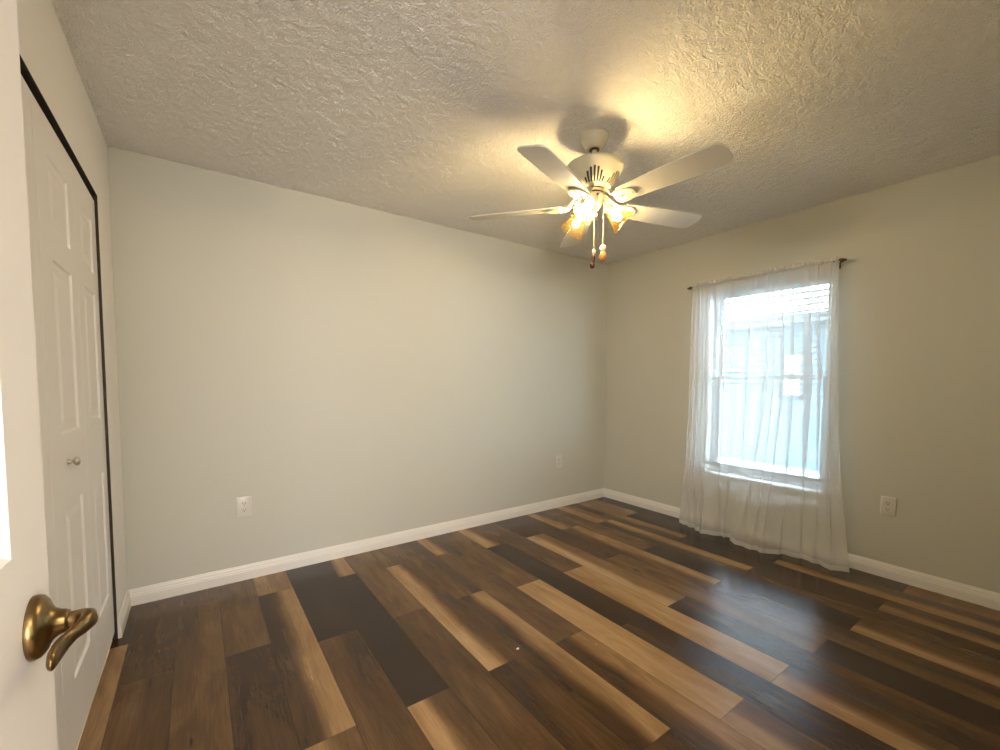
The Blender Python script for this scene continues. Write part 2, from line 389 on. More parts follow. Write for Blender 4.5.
# baseboards: extruded ogee profile
BB = [(0, 0), (.014, 0), (.014, .050), (.0115, .055), (.0125, .060), (.0095, .068), (.0095, .075), (.006, .083), (.0045, .090), (0, .090)]
def baseboard(name, p0, p1, nrm, label):
    bm = bmesh.new(); p0, p1, nrm = Vector(p0), Vector(p1), Vector(nrm); R = []
    d = (p1-p0).normalized()
    for p in (p0, p1): R.append([bm.verts.new(p + nrm*o + Vector((0, 0, z))) for o, z in BB])
    n = len(BB)
    for i in range(n): bm.faces.new((R[0][i], R[0][(i+1) % n], R[1][(i+1) % n], R[1][i]))
    bm.faces.new(R[0]); bm.faces.new(R[1])
    return struct(name, bm, M['trim'], label, 'baseboard')
baseboard('baseboard_back', (0, 0, 0), (L, 0, 0), (0, -1, 0), 'white moulded baseboard along the long blank wall')
baseboard('baseboard_right', (L, 0, 0), (L, -W, 0), (-1, 0, 0), 'white moulded baseboard under the window')
baseboard('baseboard_left', (0, 0, 0), (0, CY1-.002, 0), (1, 0, 0), 'short white baseboard piece between closet and corner')
baseboard('baseboard_front', (DX1+.06, -W, 0), (L, -W, 0), (0, 1, 0), 'white baseboard beside the doorway behind the camera')
# door jamb of the entry
bm = bmesh.new()
for x0, x1 in ((DX0-.001, DX0+.0), (DX1-.02, DX1)): box(bm, (x0-.012, -W-.125, 0), (x1, -W+.004, 2.06))
box(bm, (DX0, -W-.125, 2.04), (DX1, -W+.004, 2.06))
struct('trim_1', bm, M['trim'], 'white jamb lining the doorway behind the camera', 'door frame')

# ------------------------------------------------------------------ panelled doors
def panelled(bm, w, h, t, panels, bev=.018, depth=.008):
    """door slab: x 0..w, y 0 (front, facing -y) .. t, z 0..h with raised panels on both faces."""
    xs = sorted({0, w} | {p[0] for p in panels} | {p[1] for p in panels}); zs = sorted({0, h} | {p[2] for p in panels} | {p[3] for p in panels})
    for side in (0, 1):
        y = 0 if side == 0 else t; s = 1 if side == 0 else -1
        V = {}
        def vt(x, z, d=0):
            key = (round(x, 5), round(z, 5), d)
            if key not in V: V[key] = bm.verts.new((x, y + s*d, z))
            return V[key]
        for a, b_ in zip(xs, xs[1:]):
            for c, d in zip(zs, zs[1:]):
                hit = any(p[0]-1e-6 <= a and b_ <= p[1]+1e-6 and p[2]-1e-6 <= c and d <= p[3]+1e-6 for p in panels)
                if not hit: bm.faces.new((vt(a, c), vt(b_, c), vt(b_, d), vt(a, d)))
        for (a, b_, c, d) in panels:                  # moulding: down, flat, up to the raised field
            steps = [(0, 0), (.006, depth*.9), (.016, depth), (.024, depth*.95), (.046, depth*.15)]
            R = []
            for i, (ins, dp) in enumerate(steps):
                cs = [(a+ins, c+ins), (b_-ins, c+ins), (b_-ins, d-ins), (a+ins, d-ins)]
                if i == 0:
                    R.append([vt(x, z) for x, z in cs])
                else: R.append([bm.verts.new((x, y + s*dp, z)) for x, z in cs])
            for A, B in zip(R, R[1:]):
                for i in range(4): bm.faces.new((A[i], A[(i+1) % 4], B[(i+1) % 4], B[i]))
            bm.faces.new(R[-1])
    bmesh.ops.remove_doubles(bm, verts=bm.verts[:], dist=1e-6)
    for (p, q) in (((0,0),(w,0)), ((w,0),(w,h)), ((w,h),(0,h)), ((0,h),(0,0))):
        # edge strips follow the grid so that the shell closes
        pts = []
        if p[0] == q[0]: pts = [(p[0], z) for z in (zs if q[1] > p[1] else zs[::-1])]
        else: pts = [(x, p[1]) for x in (xs if q[0] > p[0] else xs[::-1])]
        for A, B in zip(pts, pts[1:]):
            bm.faces.new([bm.verts.new((A[0], 0, A[1])), bm.verts.new((B[0], 0, B[1])), bm.verts.new((B[0], t, B[1])), bm.verts.new((A[0], t, A[1]))])
    bmesh.ops.remove_doubles(bm, verts=bm.verts[:], dist=1e-6)

# closet: two folding pairs, each leaf one column of three panels
LW = .430; LH = 1.997; LX = .470      # leaf widths: hinged leaves, leading leaves
leaf_panels = [(.095, LW-.095, .222, .785), (.095, LW-.095, 1.022, 1.568), (.095, LW-.095, 1.655, 1.885)]
def leaf(n, pa, pb, label, knob_at=None, w=LW, lo=0.0):
    """pa, pb: (x, y) of the two ends of the leaf's room face, pa nearer the back wall."""
    bm = bmesh.new(); panelled(bm, w, LH, .033, [(a+lo, b_+lo, c, d) for a, b_, c, d in leaf_panels], depth=.007)
    o = tag(new_mesh('door_%d' % n, bm, M['door']), label, 'closet door', kind='structure')
    d = Vector((pa[0]-pb[0], pa[1]-pb[1], 0)).normalized()
    nrm = d.cross(Vector((0, 0, 1)))                 # local x -> d, local -y -> room (+x)
    o.matrix_world = Matrix(((d.x, -nrm.x, 0, pb[0]), (d.y, -nrm.y, 0, pb[1]), (0, 0, 1, .039), (0, 0, 0, 1)))
    if knob_at is not None:
        kb = bmesh.new(); lathe(kb, [(.0, 0), (.009, 0), (.008, .003), (.0055, .008), (.006, .013), (.0125, .017), (.0145, .022), (.013, .027), (.007, .030), (0, .0305)], (knob_at, 0, .928), (0, -1, 0), 20, caps=False)
        k = new_mesh('knob', kb, M['knob'], o, smooth=.9); k['label'] = 'small round nickel knob'
    return o
Y = -.364
leaf(2, (-.011, Y), (-.008, Y-LW), 'white panelled closet leaf nearest the back corner')
leaf(3, (-.008, Y-LW-.0015), (-.010, Y-LW-LX-.0015), 'white panelled closet leaf with small nickel knob beside entry door', .190, LX, LX-LW)
leaf(4, (-.010, Y-LW-LX-.004), (-.008, Y-LW-2*LX-.004), 'white closet leaf hidden behind the open entry door', .150, LX, 0)
leaf(5, (-.008, Y-LW-2*LX-.0055), (-.011, Y-2*LW-2*LX-.0055), 'white closet leaf at the far end behind the entry door')
bm = bmesh.new(); box(bm, (-.095, CY1-.003, 0), (-.0008, CY1, CZ)); box(bm, (-.095, CY0, 0), (-.0008, CY0+.003, CZ)); box(bm, (-.095, CY0+.003, CZ-.003), (-.0008, CY1-.003, CZ))  # thin dark strips on both jambs and the head of the opening
struct('trim_3', bm, M['metal_dark'], 'thin dark strip around the closet opening', 'closet jamb')
bm = bmesh.new(); box(bm, (-.075, CY0, CZ-.022), (-.045, CY1, CZ))
struct('trim_2', bm, M['metal_dark'], 'dark metal track above the closet doors', 'closet track')

# entry door, standing open; E = free edge, heading from hinge to edge
hd = math.radians(0.2); D = Vector((math.sin(hd), math.cos(hd), 0)); Nn = Vector((D.y, -D.x, 0))
E = Vector((.190, -2.288, 0)); DW = .755
bm = bmesh.new()
pw0, pw1 = .116, .325
ep = [(pw0, pw1, .22, .828), (DW-pw1, DW-pw0, .22, .828), (pw0, pw1, 1.051, 1.60), (DW-pw1, DW-pw0, 1.051, 1.60), (pw0, pw1, 1.70, 1.915), (DW-pw1, DW-pw0, 1.70, 1.915)]
panelled(bm, DW, 2.03, .035, ep)
ed = tag(new_mesh('door_1', bm, M['door']), 'white six panel entry door standing open with brass lever', 'door', kind='structure')
# local x runs from hinge to free edge, local -y -> room side (+Nn)
HP = E - D*DW
ed.matrix_world = Matrix(((D.x, -Nn.x, 0, HP.x), (D.y, -Nn.y, 0, HP.y), (0, 0, 1, .008), (0, 0, 0, 1)))
hz = .957; hx = DW - .066
bm = bmesh.new()
lathe(bm, [(0, 0), (.0335, 0), (.0340, .003), (.0325, .0075), (.0275, .0115), (.022, .0135), (.0165, .017), (.0135, .022), (.0125, .026), (0, .026)], (hx, 0, hz), (0, -1, 0), 40, caps=False)
ros = new_mesh('handle_rosette', bm, M['brass'], ed, smooth=.9); ros['label'] = 'round antique brass rosette'
bm = bmesh.new()
sweep(bm, [(hx, -.024, hz), (hx, -.032, hz), (hx-.0005, -.038, hz), (hx-.004, -.0435, hz-.0005), (hx-.011, -.0455, hz-.001), (hx-.021, -.0430, hz-.002), (hx-.031, -.0375, hz-.004), (hx-.043, -.0325, hz-.006), (hx-.056, -.0295, hz-.008), (hx-.068, -.0285, hz-.009), (hx-.077, -.029, hz-.0095), (hx-.082, -.0295, hz-.010)],
      [.0085, .0083, .0090, .0100, (.0088, .0108), (.0062, .0098), (.0048, .0078), (.0050, .0092), (.005, .0108), (.0046, .0104), (.0036, .0076), (.001, .002)], 16)
lathe(bm, [(0, 0), (.0122, 0), (.0122, .004), (.0105, .007), (0, .007)], (hx, -.022, hz), (0, -1, 0), 24, caps=False)
lev = new_mesh('handle_lever', bm, M['brass'], ed, smooth=1.2); lev['label'] = 'curved antique brass lever'
bm = bmesh.new(); box(bm, (DW, .005, hz-.029), (DW+.0015, .030, hz+.029)); box(bm, (DW, .010, hz-.009), (DW+.009, .025, hz+.009), .003)
new_mesh('latch_plate', bm, M['brass'], ed)

# ------------------------------------------------------------------ window
wx = L + .105
win = thing('window_1', (L+.10, (WY0+WY1)/2, WZ0), 'white single hung window behind sheer curtains', 'window', kind='structure')
def wpart(name, bm, mt, smooth=None, parent=None):
    o = new_mesh(name, bm, mt, smooth=smooth); o.parent = parent or win
    o.matrix_parent_inverse = Matrix.Translation(-Vector(win.location)); return o
bm = bmesh.new()
for a, b_ in (((L+.08, WY0, WZ0), (L+.145, WY0+.03, WZ1)), ((L+.08, WY1-.03, WZ0), (L+.145, WY1, WZ1)), ((L+.08, WY0+.03, WZ1-.03), (L+.145, WY1-.03, WZ1)), ((L+.08, WY0+.03, WZ0), (L+.145, WY1-.03, WZ0+.03))): box(bm, a, b_, .003, 1)
wpart('window_frame', bm, M['vinyl'])
zm = 1.258
for nm, z0, z1, xo in (('upper_sash', zm-.012, WZ1-.03, .118), ('lower_sash', WZ0+.03, zm+.018, .092)):
    bm = bmesh.new(); x0, x1 = L+xo, L+xo+.022; y0, y1 = WY0+.03, WY1-.03
    box(bm, (x0, y0, z0), (x1, y0+.032, z1), .002, 1); box(bm, (x0, y1-.032, z0), (x1, y1, z1), .002, 1); box(bm, (x0, y0+.032, z0), (x1, y1-.032, z0+.03), .002, 1); box(bm, (x0, y0+.032, z1-.03), (x1, y1-.032, z1), .002, 1)
    s = wpart(nm, bm, M['vinyl'])
    bm = bmesh.new(); box(bm, (x0+.009, y0+.03, z0+.028), (x0+.013, y1-.03, z1-.028))
    g = new_mesh('glass_pane', bm, M['glass']); g.parent = s
bm = bmesh.new(); box(bm, (L-.012, WY0-.02, WZ0-.018), (L+.08, WY1+.02, WZ0+.002), .004)
wpart('window_sill', bm, M['marble'])

# horizontal blind inside the recess
bl = thing('window_blind', (L+.042, (WY0+WY1)/2, WZ1), 'horizontal slat blind hung inside the window recess', 'blind')
def bpart(name, bm, mt, smooth=None):
    o = new_mesh(name, bm, mt, smooth=smooth, parent=bl); o.matrix_parent_inverse = Matrix.Translation(-Vector(bl.location)); return o
by0, by1 = WY0+.008, WY1-.008
bm = bmesh.new(); box(bm, (L+.012, by0, WZ1-.05), (L+.070, by1, WZ1-.002), .003, 1); bpart('headrail', bm, M['blind'])
bm = bmesh.new(); z = WZ1-.075; tilt = math.radians(8)
while z > WZ0+.06:
    prof = []
    for i in range(7):
        q = (i/6-.5); prof.append((q*.049, .0035*(1-(2*q)**2)))
    lo, hi = [], []
    for q, c in prof:
        xx = L+.041 + q*math.cos(tilt); zz = z + c - q*math.sin(tilt)
        lo.append((xx, zz-.0012)); hi.append((xx, zz+.0012))
    loop = lo + hi[::-1]
    A = [bm.verts.new((x, by0, zz)) for x, zz in loop]; B = [bm.verts.new((x, by1, zz)) for x, zz in loop]; n = len(loop)
    for i in range(n): bm.faces.new((A[i], A[(i+1) % n], B[(i+1) % n], B[i]))
    bm.faces.new(A); bm.faces.new(B)
    z -= .0435
bpart('slats', bm, M['blind'], .6)
bm = bmesh.new(); box(bm, (L+.016, by0, z+.010), (L+.066, by1, z+.028), .003, 1); bpart('bottom_rail', bm, M['blind'])
for yy in (by0+.12, (by0+by1)/2, by1-.12):
    bm = bmesh.new()
    for xx in (L+.0155, L+.0665): sweep(bm, [(xx, yy, WZ1-.05), (xx, yy, z+.02)], .0013, 6)
    bpart('ladder_cord', bm, M['cord'])
bm = bmesh.new(); sweep(bm, [(L+.008, by0+.035, WZ1-.03), (L+.007, by0+.035, 1.30)], .0016, 6)
sweep(bm, [(L+.007, by0+.035, 1.30), (L+.007, by0+.035, 1.285), (L+.007, by0+.035, 1.262)], [.002, .006, .0075], 10)
bpart('lift_cord', bm, M['cord'])

# curtain rod
RD, RZ = .082, 2.018
def CP(s, d, z): return (L-d, -s, z)
rod = thing('curtain_rod', CP(1.5, RD, RZ), 'thin aged bronze curtain rod with pointed finials above window', 'curtain rod')
def rpart(name, bm, mt, smooth=1.0):
    o = new_mesh(name, bm, mt, smooth=smooth, parent=rod); o.matrix_parent_inverse = Matrix.Translation(-Vector(rod.location)); return o
bm = bmesh.new(); sweep(bm, [CP(1.005, RD, RZ), CP(1.99, RD, RZ)], .0065, 12); rpart('rod', bm, M['rod'])
for s, sg in ((.998, -1), (1.985, 1)):
    bm = bmesh.new()
    lathe(bm, [(.0, -.004), (.0095, -.004), (.0095, .003), (.007, .006), (.0115, .014), (.0145, .024), (.0125, .034), (.0075, .041), (.0085, .045), (.004, .053), (0, .056)], CP(s, RD, RZ), (0, -sg, 0), 20, caps=False)
    rpart('finial', bm, M['rod'])
    bm = bmesh.new(); sb = s - sg*.012
    box(bm, CP(sb-.012, 0, RZ-.035), CP(sb+.012, .004, RZ+.02), .001, 1)
    sweep(bm, [CP(sb, .003, RZ-.018), CP(sb, .05, RZ-.022), CP(sb, RD-.005, RZ-.017), CP(sb, RD+.008, RZ-.010), CP(sb, RD+.010, RZ)], .004, 8)
    rpart('bracket', bm, M['rod'])

# sheer curtains
def resample(ctrl, n):
    """Catmull-Rom through ctrl points (s, d), n samples per span."""
    P = [ctrl[0]] + ctrl + [ctrl[-1]]; out = []
    for i in range(1, len(P)-2):
        p0, p1, p2, p3 = [np.array(q) for q in P[i-1:i+3]]
        for t in np.arange(n)/n:
            out.append(.5*((2*p1) + (-p0+p2)*t + (2*p0-5*p1+4*p2-p3)*t*t + (-p0+3*p1-3*p2+p3)*t**3))
    out.append(np.array(P[-1])); return np.array(out)
def fold_path(s0, s1, folds, amp, dbase):
    """folds: (centre, width); the cloth runs forward, doubles back, runs forward again."""
    c = [(s0, 0)]
    for i, (f, w) in enumerate(folds):
        a = amp*(.7 + .6*((i*37 % 10)/10))
        c += [(f + w/2, a), (f - w/2, -a)]
    c.append((s1, 0))
    return resample([(s, d + dbase(s)) for s, d in c], 9)
def curtain(label, tp, md, bt, seed):
    """tp / md / bt: (z, s0, s1, folds, amp, dbase) at top, mid and floor."""
    rng = random.Random(seed)
    paths = [(q[0], fold_path(*q[1:])) for q in (tp, md, bt)]
    n = len(paths[0][1]); nv = 60
    ph = [rng.random()*6.28 for _ in range(6)]
    def pt(i, v):
        (z0, A), (z1, B), (z2, D_) = paths
        z = z0 + (z2-z0)*v
        if z > z1: t = (z0-z)/(z0-z1); q = A[i]*(1-t) + B[i]*t
        else: t = (z1-z)/(z1-z2); t2 = t**1.5; q = B[i]*(1-t2) + D_[i]*t2
        rip = .0022*math.sin(i*1.9+ph[0])*math.exp(-v*14) + .002*math.sin(i*.9+v*9+ph[1])
        zz = z
        if v == 1: zz = .004
        return CP(q[0], max(q[1]+rip, .012), zz)
    def sheet(name, v0, v1, k, off, mt, parent):
        bm = bmesh.new(); G = []
        for j in range(k+1):
            v = v0 + (v1-v0)*j/k
            G.append([bm.verts.new(Vector(pt(i, v)) + Vector((-off, 0, 0))) for i in range(n)])
        for j in range(k):
            for i in range(n-1): bm.faces.new((G[j][i], G[j][i+1], G[j+1][i+1], G[j+1][i]))
        return new_mesh(name, bm, mt, parent, smooth=3.14)
    o = sheet('sheer_curtain', 0, 1, nv, 0, M['sheer'], None)
    tag(o, label, 'curtain', 'sheer curtains at the window')
    sheet('hem', .982, 1, 4, .0015, M['sheer_hem'], o)
    # header ruffle and the back of the rod pocket
    bm = bmesh.new(); s_a, s_b = tp[1], tp[2]; m_ = 90; G = []
    for j, (z, d0, am) in enumerate(((RZ-.011, RD+.013, .002), (RZ-.002, RD+.012, .002), (RZ+.008, RD+.008, .002), (RZ+.016, RD, .003), (RZ+.026, RD, .004), (RZ+.032, RD, .005))):
        G.append([bm.verts.new(CP(s_a + (s_b-s_a)*i/m_, d0 + am*math.sin(i*1.25+ph[2]+j*.3), z + (.003*math.sin(i*.8+ph[3]) if j == 5 else 0))) for i in range(m_+1)])
    for A, B in zip(G, G[1:]):
        for i in range(m_): bm.faces.new((A[i], A[i+1], B[i+1], B[i]))
    new_mesh('header', bm, M['sheer'], o, smooth=3.14)
    return o
dt = lambda s: RD + .013
dm = lambda s: .098
def interp(tab):
    xs_, ys_ = zip(*tab); return lambda s: float(np.interp(s, xs_, ys_))
zt = RZ - .010
curtain('sheer white curtain panel on the side of the far corner',
        (zt, .995, 1.50, [(1.03,.014),(1.065,.018),(1.10,.016),(1.135,.020),(1.212,.034),(1.33,-.05),(1.455,.020)], .007, dt),
        (1.3, .995, 1.50, [(1.035,.020),(1.075,.026),(1.115,.020),(1.155,.026),(1.265,.050),(1.36,-.05),(1.455,.030)], .010, dm),
        (0, .945, 1.47, [(1.01,-.02),(1.08,-.03),(1.15,-.02),(1.21,-.02),(1.31,-.03),(1.36,-.02),(1.44,-.01)], .012, interp([(.93,.115),(1.1,.16),(1.212,.225),(1.27,.17),(1.40,.135),(1.5,.11)])), 3)
curtain('sheer white curtain panel on the side of the lone outlet',
        (zt, 1.49, 2.005, [(1.575,.026),(1.62,.018),(1.672,.030),(1.738,.026),(1.815,.044),(1.878,.028),(1.955,.012)], .008, lambda s: RD + .020),
        (1.3, 1.485, 2.03, [(1.59,.046),(1.645,.026),(1.70,.034),(1.762,.040),(1.860,.060),(1.925,.030),(1.978,.014)], .012, lambda s: .112),
        (0, 1.41, 2.135, [(1.50,-.05),(1.60,-.04),(1.67,-.03),(1.752,-.015),(1.86,-.04),(1.96,-.03),(2.06,-.03)], .010, interp([(1.40,.17),(1.46,.225),(1.53,.235),(1.70,.235),(1.755,.15),(1.80,.125),(1.95,.13),(2.06,.17),(2.13,.11)])), 5)

# ------------------------------------------------------------------ outlets
def outlet(loc, rot, label, w=.085, h=.125):
    o = thing('wall_outlet', loc, label, 'outlet', 'white duplex outlets'); o.rotation_euler = (0, 0, rot)   # local -y faces the room
    bm = bmesh.new(); box(bm, (-w/2, -.0065, -h/2), (w/2, 0, h/2), .004, 3); new_mesh('cover_plate', bm, M['plate'], o, smooth=.7)
    for s in (-1, 1):
        bm = bmesh.new(); zc = s*.0195; out = []
        for i in range(32):
            a = 2*PI*i/32; x, zz = .0172*math.cos(a), .0172*math.sin(a); zz = max(-.0138, min(.0138, zz)); out.append((x, zz))
        A = [bm.verts.new((x, -.004, zc+zz)) for x, zz in out]; B = [bm.verts.new((x, -.0085, zc+zz)) for x, zz in out]
        for i in range(32): bm.faces.new((A[i], A[(i+1) % 32], B[(i+1) % 32], B[i]))
        bm.faces.new(B)
        f = new_mesh('socket', bm, M['plate'], o)
        bm = bmesh.new(); box(bm, (-.0078, -.0088, zc-.002), (-.0052, -.0080, zc+.008)); box(bm, (.0052, -.0088, zc-.001), (.0078, -.0080, zc+.007))
        lathe(bm, [(0, 0), (.0030, 0), (.0030, .0008), (0, .0008)], (0, -.0080, zc-.0075), (0, -1, 0), 12, caps=False)
        new_mesh('slots', bm, M['slot'], f)
    bm = bmesh.new(); lathe(bm, [(0, 0), (.0032, 0), (.0028, .0012), (0, .0014)], (0, -.0063, 0), (0, -1, 0), 14, caps=False)
    new_mesh('screw', bm, M['screw'], o)
    return o
outlet((.556, 0, .456), 0, 'white duplex outlet on the long wall toward the closet')
outlet((3.187, 0, .450), 0, 'small white duplex outlet low near the far corner')
outlet((L, -2.283, .455), -PI/2, 'white duplex outlet beside the window curtain', .075, .117)

# ------------------------------------------------------------------ ceiling fan
FX, FY = 1.977, -1.519; BZ = 2.106
fan = thing('ceiling_fan', (FX, FY, H), 'white five blade ceiling fan with three lit glass shades', 'ceiling fan')
def fpart(name, bm, mt, smooth=.6, parent=None):
    """geometry given with origin on the fan axis at floor level"""
    for v in bm.verts: v.co.z -= H
    return new_mesh(name, bm, mt, parent or fan, smooth=smooth)
bm = bmesh.new(); lathe(bm, [(0, H), (.0695, H), (.0705, H-.006), (.069, H-.014), (.062, H-.030), (.052, H-.045), (.042, H-.057), (.036, H-.062), (.030, H-.064), (0, H-.064)], n=40, caps=False); fpart('canopy', bm, M['white_enamel'])
bm = bmesh.new(); lathe(bm, [(.0125, H-.06), (.0125, 2.28)], n=20); lathe(bm, [(.0, 2.338), (.022, 2.338), (.024, 2.330), (.020, 2.318), (0, 2.318)], n=24, caps=False); fpart('downrod', bm, M['white_enamel'])
bm = bmesh.new(); lathe(bm, [(.016, H-.0635), (.024, H-.0645), (.0255, H-.068), (.022, H-.071), (.0126, H-.071)], n=24, caps=False); fpart('dark_ring', bm, M['wood_dark'])['label'] = 'dark hanger ring under the canopy'
bm = bmesh.new(); lathe(bm, [(0, 2.325), (.030, 2.325), (.060, 2.322), (.095, 2.312), (.122, 2.300), (.137, 2.290), (.142, 2.283), (.1405, 2.276), (.134, 2.266), (.124, 2.246), (.112, 2.224), (.098, 2.204), (.082, 2.190), (.066, 2.182), (.054, 2.180), (0, 2.180)], n=60, caps=False)
bowl = [(.134, 2.266), (.124, 2.246), (.112, 2.224), (.098, 2.204), (.082, 2.190), (.066, 2.182)]
def bowl_at(t): 
    q = t*(len(bowl)-1); i = min(int(q), len(bowl)-2); f = q - i
    return tuple(bowl[i][k]*(1-f) + bowl[i+1][k]*f for k in (0, 1))
for g in range(5):                                    # five fan-shaped groups of cooling slots on the bowl
    for i in range(-3, 4):
        a = 2*PI*g/5 + math.radians(224) + i*.150; ca, sa = math.cos(a), math.sin(a)
        t0 = .22 + .040*i*i; t1 = .84
        for q0 in range(4):
            ta, tb = t0 + (t1-t0)*q0/4, t0 + (t1-t0)*(q0+1)/4
            q = []
            for tt, s_ in ((ta, -1), (ta, 1), (tb, 1), (tb, -1)):
                r, z_ = bowl_at(tt); hw = .0045*(r/.10)**.8; r += .0010; q.append(bm.verts.new((r*ca - s_*hw*sa, r*sa + s_*hw*ca, z_-.0010)))
            bm.faces.new(q).material_index = 1
fpart('motor_housing', bm, [M['white_enamel'], M['dark']])
bm = bmesh.new(); lathe(bm, [(0, 2.1795), (.050, 2.1795), (.050, 2.156), (0, 2.156)], n=40, caps=False); fpart('flywheel', bm, M['white_enamel'])
for zr in (2.176, 2.158):
    bm = bmesh.new(); lathe(bm, [(.048, zr+.003), (.0525, zr+.0025), (.0530, zr), (.0525, zr-.0025), (.048, zr-.003)], n=40, caps=False); fpart('trim_ring', bm, M['wood_dark'])['label'] = 'dark ring under the motor'
bm = bmesh.new(); lathe(bm, [(0, 2.157), (.048, 2.157), (.050, 2.150), (.049, 2.132), (.045, 2.116), (.040, 2.102), (.032, 2.092), (.018, 2.084), (.010, 2.080), (.008, 2.070), (.004, 2.066), (0, 2.065)], n=40, caps=False); fpart('switch_housing', bm, M['white_enamel'])
bm = bmesh.new(); ball(bm, (-.022, -.045, 2.140), .006); fpart('direction_switch', bm, M['slot'])
# blades
TH = math.radians(56.85); PT = math.radians(12.5); R0, R1 = .165, .647
def blade_outline():
    o = []
    def hw(r): return .050 + (.0655-.050)*min(1, (r-R0)/(.42-R0))
    rs = [R0 + (R1-.035-R0)*i/12 for i in range(13)]
    left = [(r, hw(r)) for r in rs]
    cr = .035; tip = []
    for i in range(1, 8):
        a = PI/2*i/7; tip.append((R1-cr+cr*math.sin(a), .0655-cr+cr*math.cos(a)))
    half = left + tip
    root = [(R0-.012, .030)]
    return [(R0-.014, -.028)] + [(r, -w) for r, w in half] + [(r, w) for r, w in half[::-1]] + [(R0-.014, .028)]
bm = bmesh.new(); prism(bm, blade_outline(), lambda x, y: -.003, lambda x, y: .003)
ol_bm = bm
blade0 = None
def blade_mats(k): return Matrix.Rotation(TH + k*2*PI/5, 4, 'Z')
bz = BZ - H
bm_b = ol_bm
b0 = new_mesh('blade', bm_b, M['blade'], fan)
b0.matrix_basis = Matrix.Translation((0, 0, bz)) @ blade_mats(0) @ Matrix.Rotation(-PT, 4, 'X')
# blade iron: cast plate with an oval opening, cranked down from the flywheel to the blade
def iron_z(x, y):
    t = max(0, min(1, (x-.055)/.085)); t = t*t*(3-2*t); return .066*(1-t) - .0085*t
N_ = 40; out = []; inn = []
for i in range(N_):
    a = 2*PI*i/N_; ca, sa = math.cos(a), math.sin(a)
    x = .1445 + .0935*ca; w = .014 + .034*max(0, min(1, (x-.055)/.11))**1.3
    out.append((x, math.copysign(abs(sa)**.75, sa)*w)); inn.append((.178 + .028*ca, .011*sa))
bm = bmesh.new(); T = []
for lp in (out, inn):
    T.append([bm.verts.new((x, y, iron_z(x, y)-.0035)) for x, y in lp]); T.append([bm.verts.new((x, y, iron_z(x, y)+.0035)) for x, y in lp])
ob, ot, ib, it = T
for i in range(N_):
    k = (i+1) % N_
    for q in ((ob[i], ob[k], ot[k], ot[i]), (ib[i], ib[k], it[k], it[i]), (ob[i], ob[k], ib[k], ib[i]), (ot[i], ot[k], it[k], it[i])): bm.faces.new(q)
for p in ((.170, -.032), (.170, .032), (.222, 0)): ball(bm, (*p, -.0125), .0055, (1, 1, .5), 10)
iron = new_mesh('blade_iron', bm, M['white_enamel'], b0, smooth=.8)
for k in range(1, 5):
    c = copy_tree(b0, fan); c.matrix_basis = Matrix.Translation((0, 0, bz)) @ blade_mats(k) @ Matrix.Rotation(-PT, 4, 'X')
# light kit: arm, glass shade, bulb
def shade_set(az):
    h = Vector((math.cos(az), math.sin(az), 0)); tl = math.radians(40)
    ax = h*math.cos(tl) - Vector((0, 0, 1))*math.sin(tl)
    p0 = Vector((0, 0, 2.128)) + h*.040; pn = Vector((0, 0, 2.102)) + h*.064
    bm = bmesh.new(); sweep(bm, [p0 - h*.01, p0 + h*.012, pn - ax*.004, pn + ax*.006], .010, 12)
    lathe(bm, [(0, -.004), (.017, -.004), (.0235, .004), (.0245, .018), (.023, .026), (0, .026)], pn, ax, 24, caps=False)
    arm = fpart('light_arm', bm, M['white_enamel'])
    prof = [(.0225, .012), (.0245, .022), (.030, .036), (.037, .054), (.043, .074), (.049, .092), (.0565, .108), (.0635, .118), (.0665, .122)]
    inner = [(r-.0022, h_) for r, h_ in prof[::-1]]
    rib = lambda a, h_: .030*math.cos(14*a)*min(1, max(0, (h_-.02)/.05))
    bm = bmesh.new(); lathe(bm, prof + inner, pn, ax, 84, caps=False, rib=rib)
    sh = fpart('lamp_shade', bm, M['shade'], 3.14, arm)
    bm = bmesh.new(); c = pn + ax*.070
    lathe(bm, [(0, -.040), (.0115, -.040), (.0120, -.026), (.0135, -.016), (.0175, -.004), (.0190, .006), (.0170, .016), (.0100, .023), (0, .0255)], c, ax, 20, caps=False)
    b = fpart('light_bulb', bm, M['bulb'], 3.14, arm)
    return arm
for az in (-32, 88, 208): shade_set(math.radians(az))
# pull chains
cr_ = Vector((.815, -.579, 0))
def chain(off, z_end, nm, build):
    bm = bmesh.new(); z0 = 2.088; z = z0
    sweep(bm, [(off.x, off.y, z0), (off.x, off.y, z_end)], .0013, 6)
    while z > z_end: ball(bm, (off.x, off.y, z), .0021, n=6); z -= .006
    ch = fpart('pull_chain', bm, M['chain'])
    return ch
o1 = cr_*.004 + Vector((-.03, -.028, 0)); o2 = cr_*.050 + Vector((-.012, -.010, 0))
c1 = chain(o1, 1.875, 'a', None)
bm = bmesh.new(); x, y = o1.x, o1.y
lathe(bm, [(0, 1.881), (.006, 1.879), (.0085, 1.871), (.0085, 1.863), (.005, 1.857), (0, 1.855)], (x, y, 0), n=16, caps=False)
fpart('ivory_bead', bm, M['ivory'], .9, c1)
bm = bmesh.new(); ax = Vector((-.16, 0, -1)); lathe(bm, [(0, -.002), (.006, 0), (.0095, .010), (.0105, .024), (.008, .036), (.0065, .041), (.0115, .050), (.0125, .060), (.009, .070), (0, .074)], (x, y, 1.857), ax, 16, caps=False)
fpart('pendant', bm, M['wood_dark'], .9, c1)['label'] = 'dark turned wood pendant'
c2 = chain(o2, 1.908, 'b', None)
bm = bmesh.new(); x, y = o2.x, o2.y
lathe(bm, [(0, 1.911), (.008, 1.908), (.0155, 1.899), (.0165, 1.890), (.012, 1.880), (.006, 1.875), (0, 1.873)], (x, y, 0), n=18, caps=False)
fpart('ivory_bead', bm, M['ivory'], .9, c2)
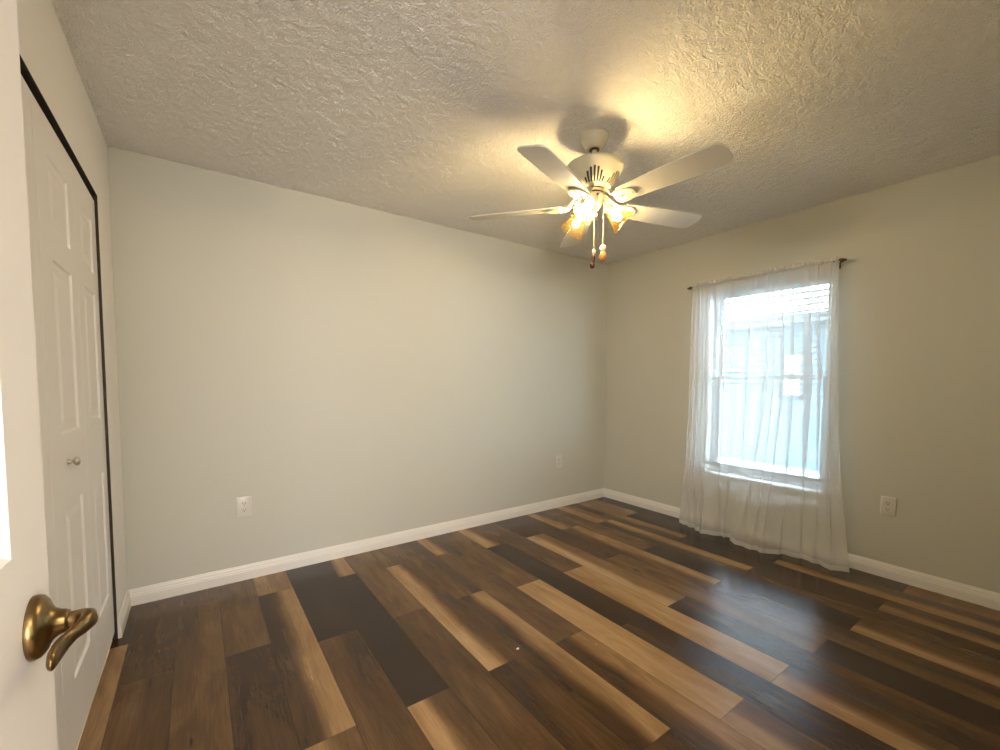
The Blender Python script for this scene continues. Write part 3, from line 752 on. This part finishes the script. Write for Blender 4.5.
bm = bmesh.new(); ax = Vector((-.10, -.08, -1)); lathe(bm, [(0, -.002), (.008, 0), (.0145, .010), (.0175, .022), (.0165, .036), (.010, .046), (0, .050)], (x, y, 1.877), ax, 18, caps=False)
fpart('pendant', bm, M['wood_amber'], .9, c2)['label'] = 'amber turned wood pendant'

# ------------------------------------------------------------------ specks on the floor
def speck(loc, label, s=.006):
    bm = bmesh.new(); bmesh.ops.create_icosphere(bm, subdivisions=2, radius=s, matrix=Matrix.Diagonal((1.3, .8, .4, 1)))
    for v in bm.verts: v.co *= 1 + .25*math.sin(v.co.x*900 + v.co.y*1300)
    o = new_mesh('debris_speck', bm, M['crumb'], loc=loc); tag(o, label, 'debris', 'white specks on the floor')
speck((1.512, -1.52, .0024), 'tiny white speck on the dark plank near mid floor')
speck((2.25, -2.80, .0024), 'tiny white speck on the floor at lower right')

# ------------------------------------------------------------------ outdoors
bm = bmesh.new(); box(bm, (L+.15, -6, 2.46), (L+.75, 2, 2.60)); box(bm, (L+.73, -6, 2.40), (L+.75, 2, 2.46))  # unseen overhang, added to keep sky light off the blind slats
struct('shading_eave', bm, M['trim'], 'unseen white overhang added above the window to block sky light', 'eave')
bm = bmesh.new(); box(bm, (L+.15, -7, -.30), (20, 14, -.20))
struct('ground', bm, mat('pale_dry_lawn', (0.22, 0.23, 0.18), 0.95, tint=(3, (.27, .26, .22), .8)), 'pale sunlit ground outside the window', 'ground')
hs = thing('neighboring_house', (8.35, 1, -.2), 'pale blue neighboring house seen through the window', 'house')
def hpart(name, bm, mt, parent=None):
    o = new_mesh(name, bm, mt); o.parent = parent or hs
    if not parent: o.matrix_parent_inverse = Matrix.Translation(-Vector(hs.location))
    return o
bm = bmesh.new(); box(bm, (8.35, -4, -.25), (14, 9, 2.15)); hpart('wall', bm, M['siding'])
bm = bmesh.new(); box(bm, (7.95, -4.4, 2.14), (8.0, 9.4, 2.28)); box(bm, (7.98, -4.4, 2.13), (14.4, 9.4, 2.16)); hpart('fascia', bm, M['fascia'])
bm = bmesh.new(); v = [bm.verts.new(q) for q in ((7.93, -4.45, 2.27), (14.45, -4.45, 2.27), (14.45, 9.45, 2.27), (7.93, 9.45, 2.27), (11.2, -1.2, 2.62), (11.2, 6.2, 2.62))]
for f in ((0, 1, 4), (1, 2, 5, 4), (2, 3, 5), (3, 0, 4, 5), (0, 3, 2, 1)): bm.faces.new([v[i] for i in f])
hpart('roof', bm, M['roof'])
for y0, y1 in ((-.25, .10), (2.6, 3.7)):
    bm = bmesh.new(); z0, z1 = .95, 1.72
    for a, b_ in (((8.31, y0, z0), (8.36, y0+.06, z1)), ((8.31, y1-.06, z0), (8.36, y1, z1)), ((8.31, y0, z0), (8.36, y1, z0+.06)), ((8.31, y0, z1-.06), (8.36, y1, z1)), ((8.32, y0, (z0+z1)/2-.02), (8.36, y1, (z0+z1)/2+.02))): box(bm, a, b_)
    wf = hpart('window', bm, M['fascia'])
    bm = bmesh.new(); box(bm, (8.335, y0+.05, z0+.05), (8.345, y1-.05, z1-.05)); g = new_mesh('pane', bm, M['vinyl']); g.parent = wf
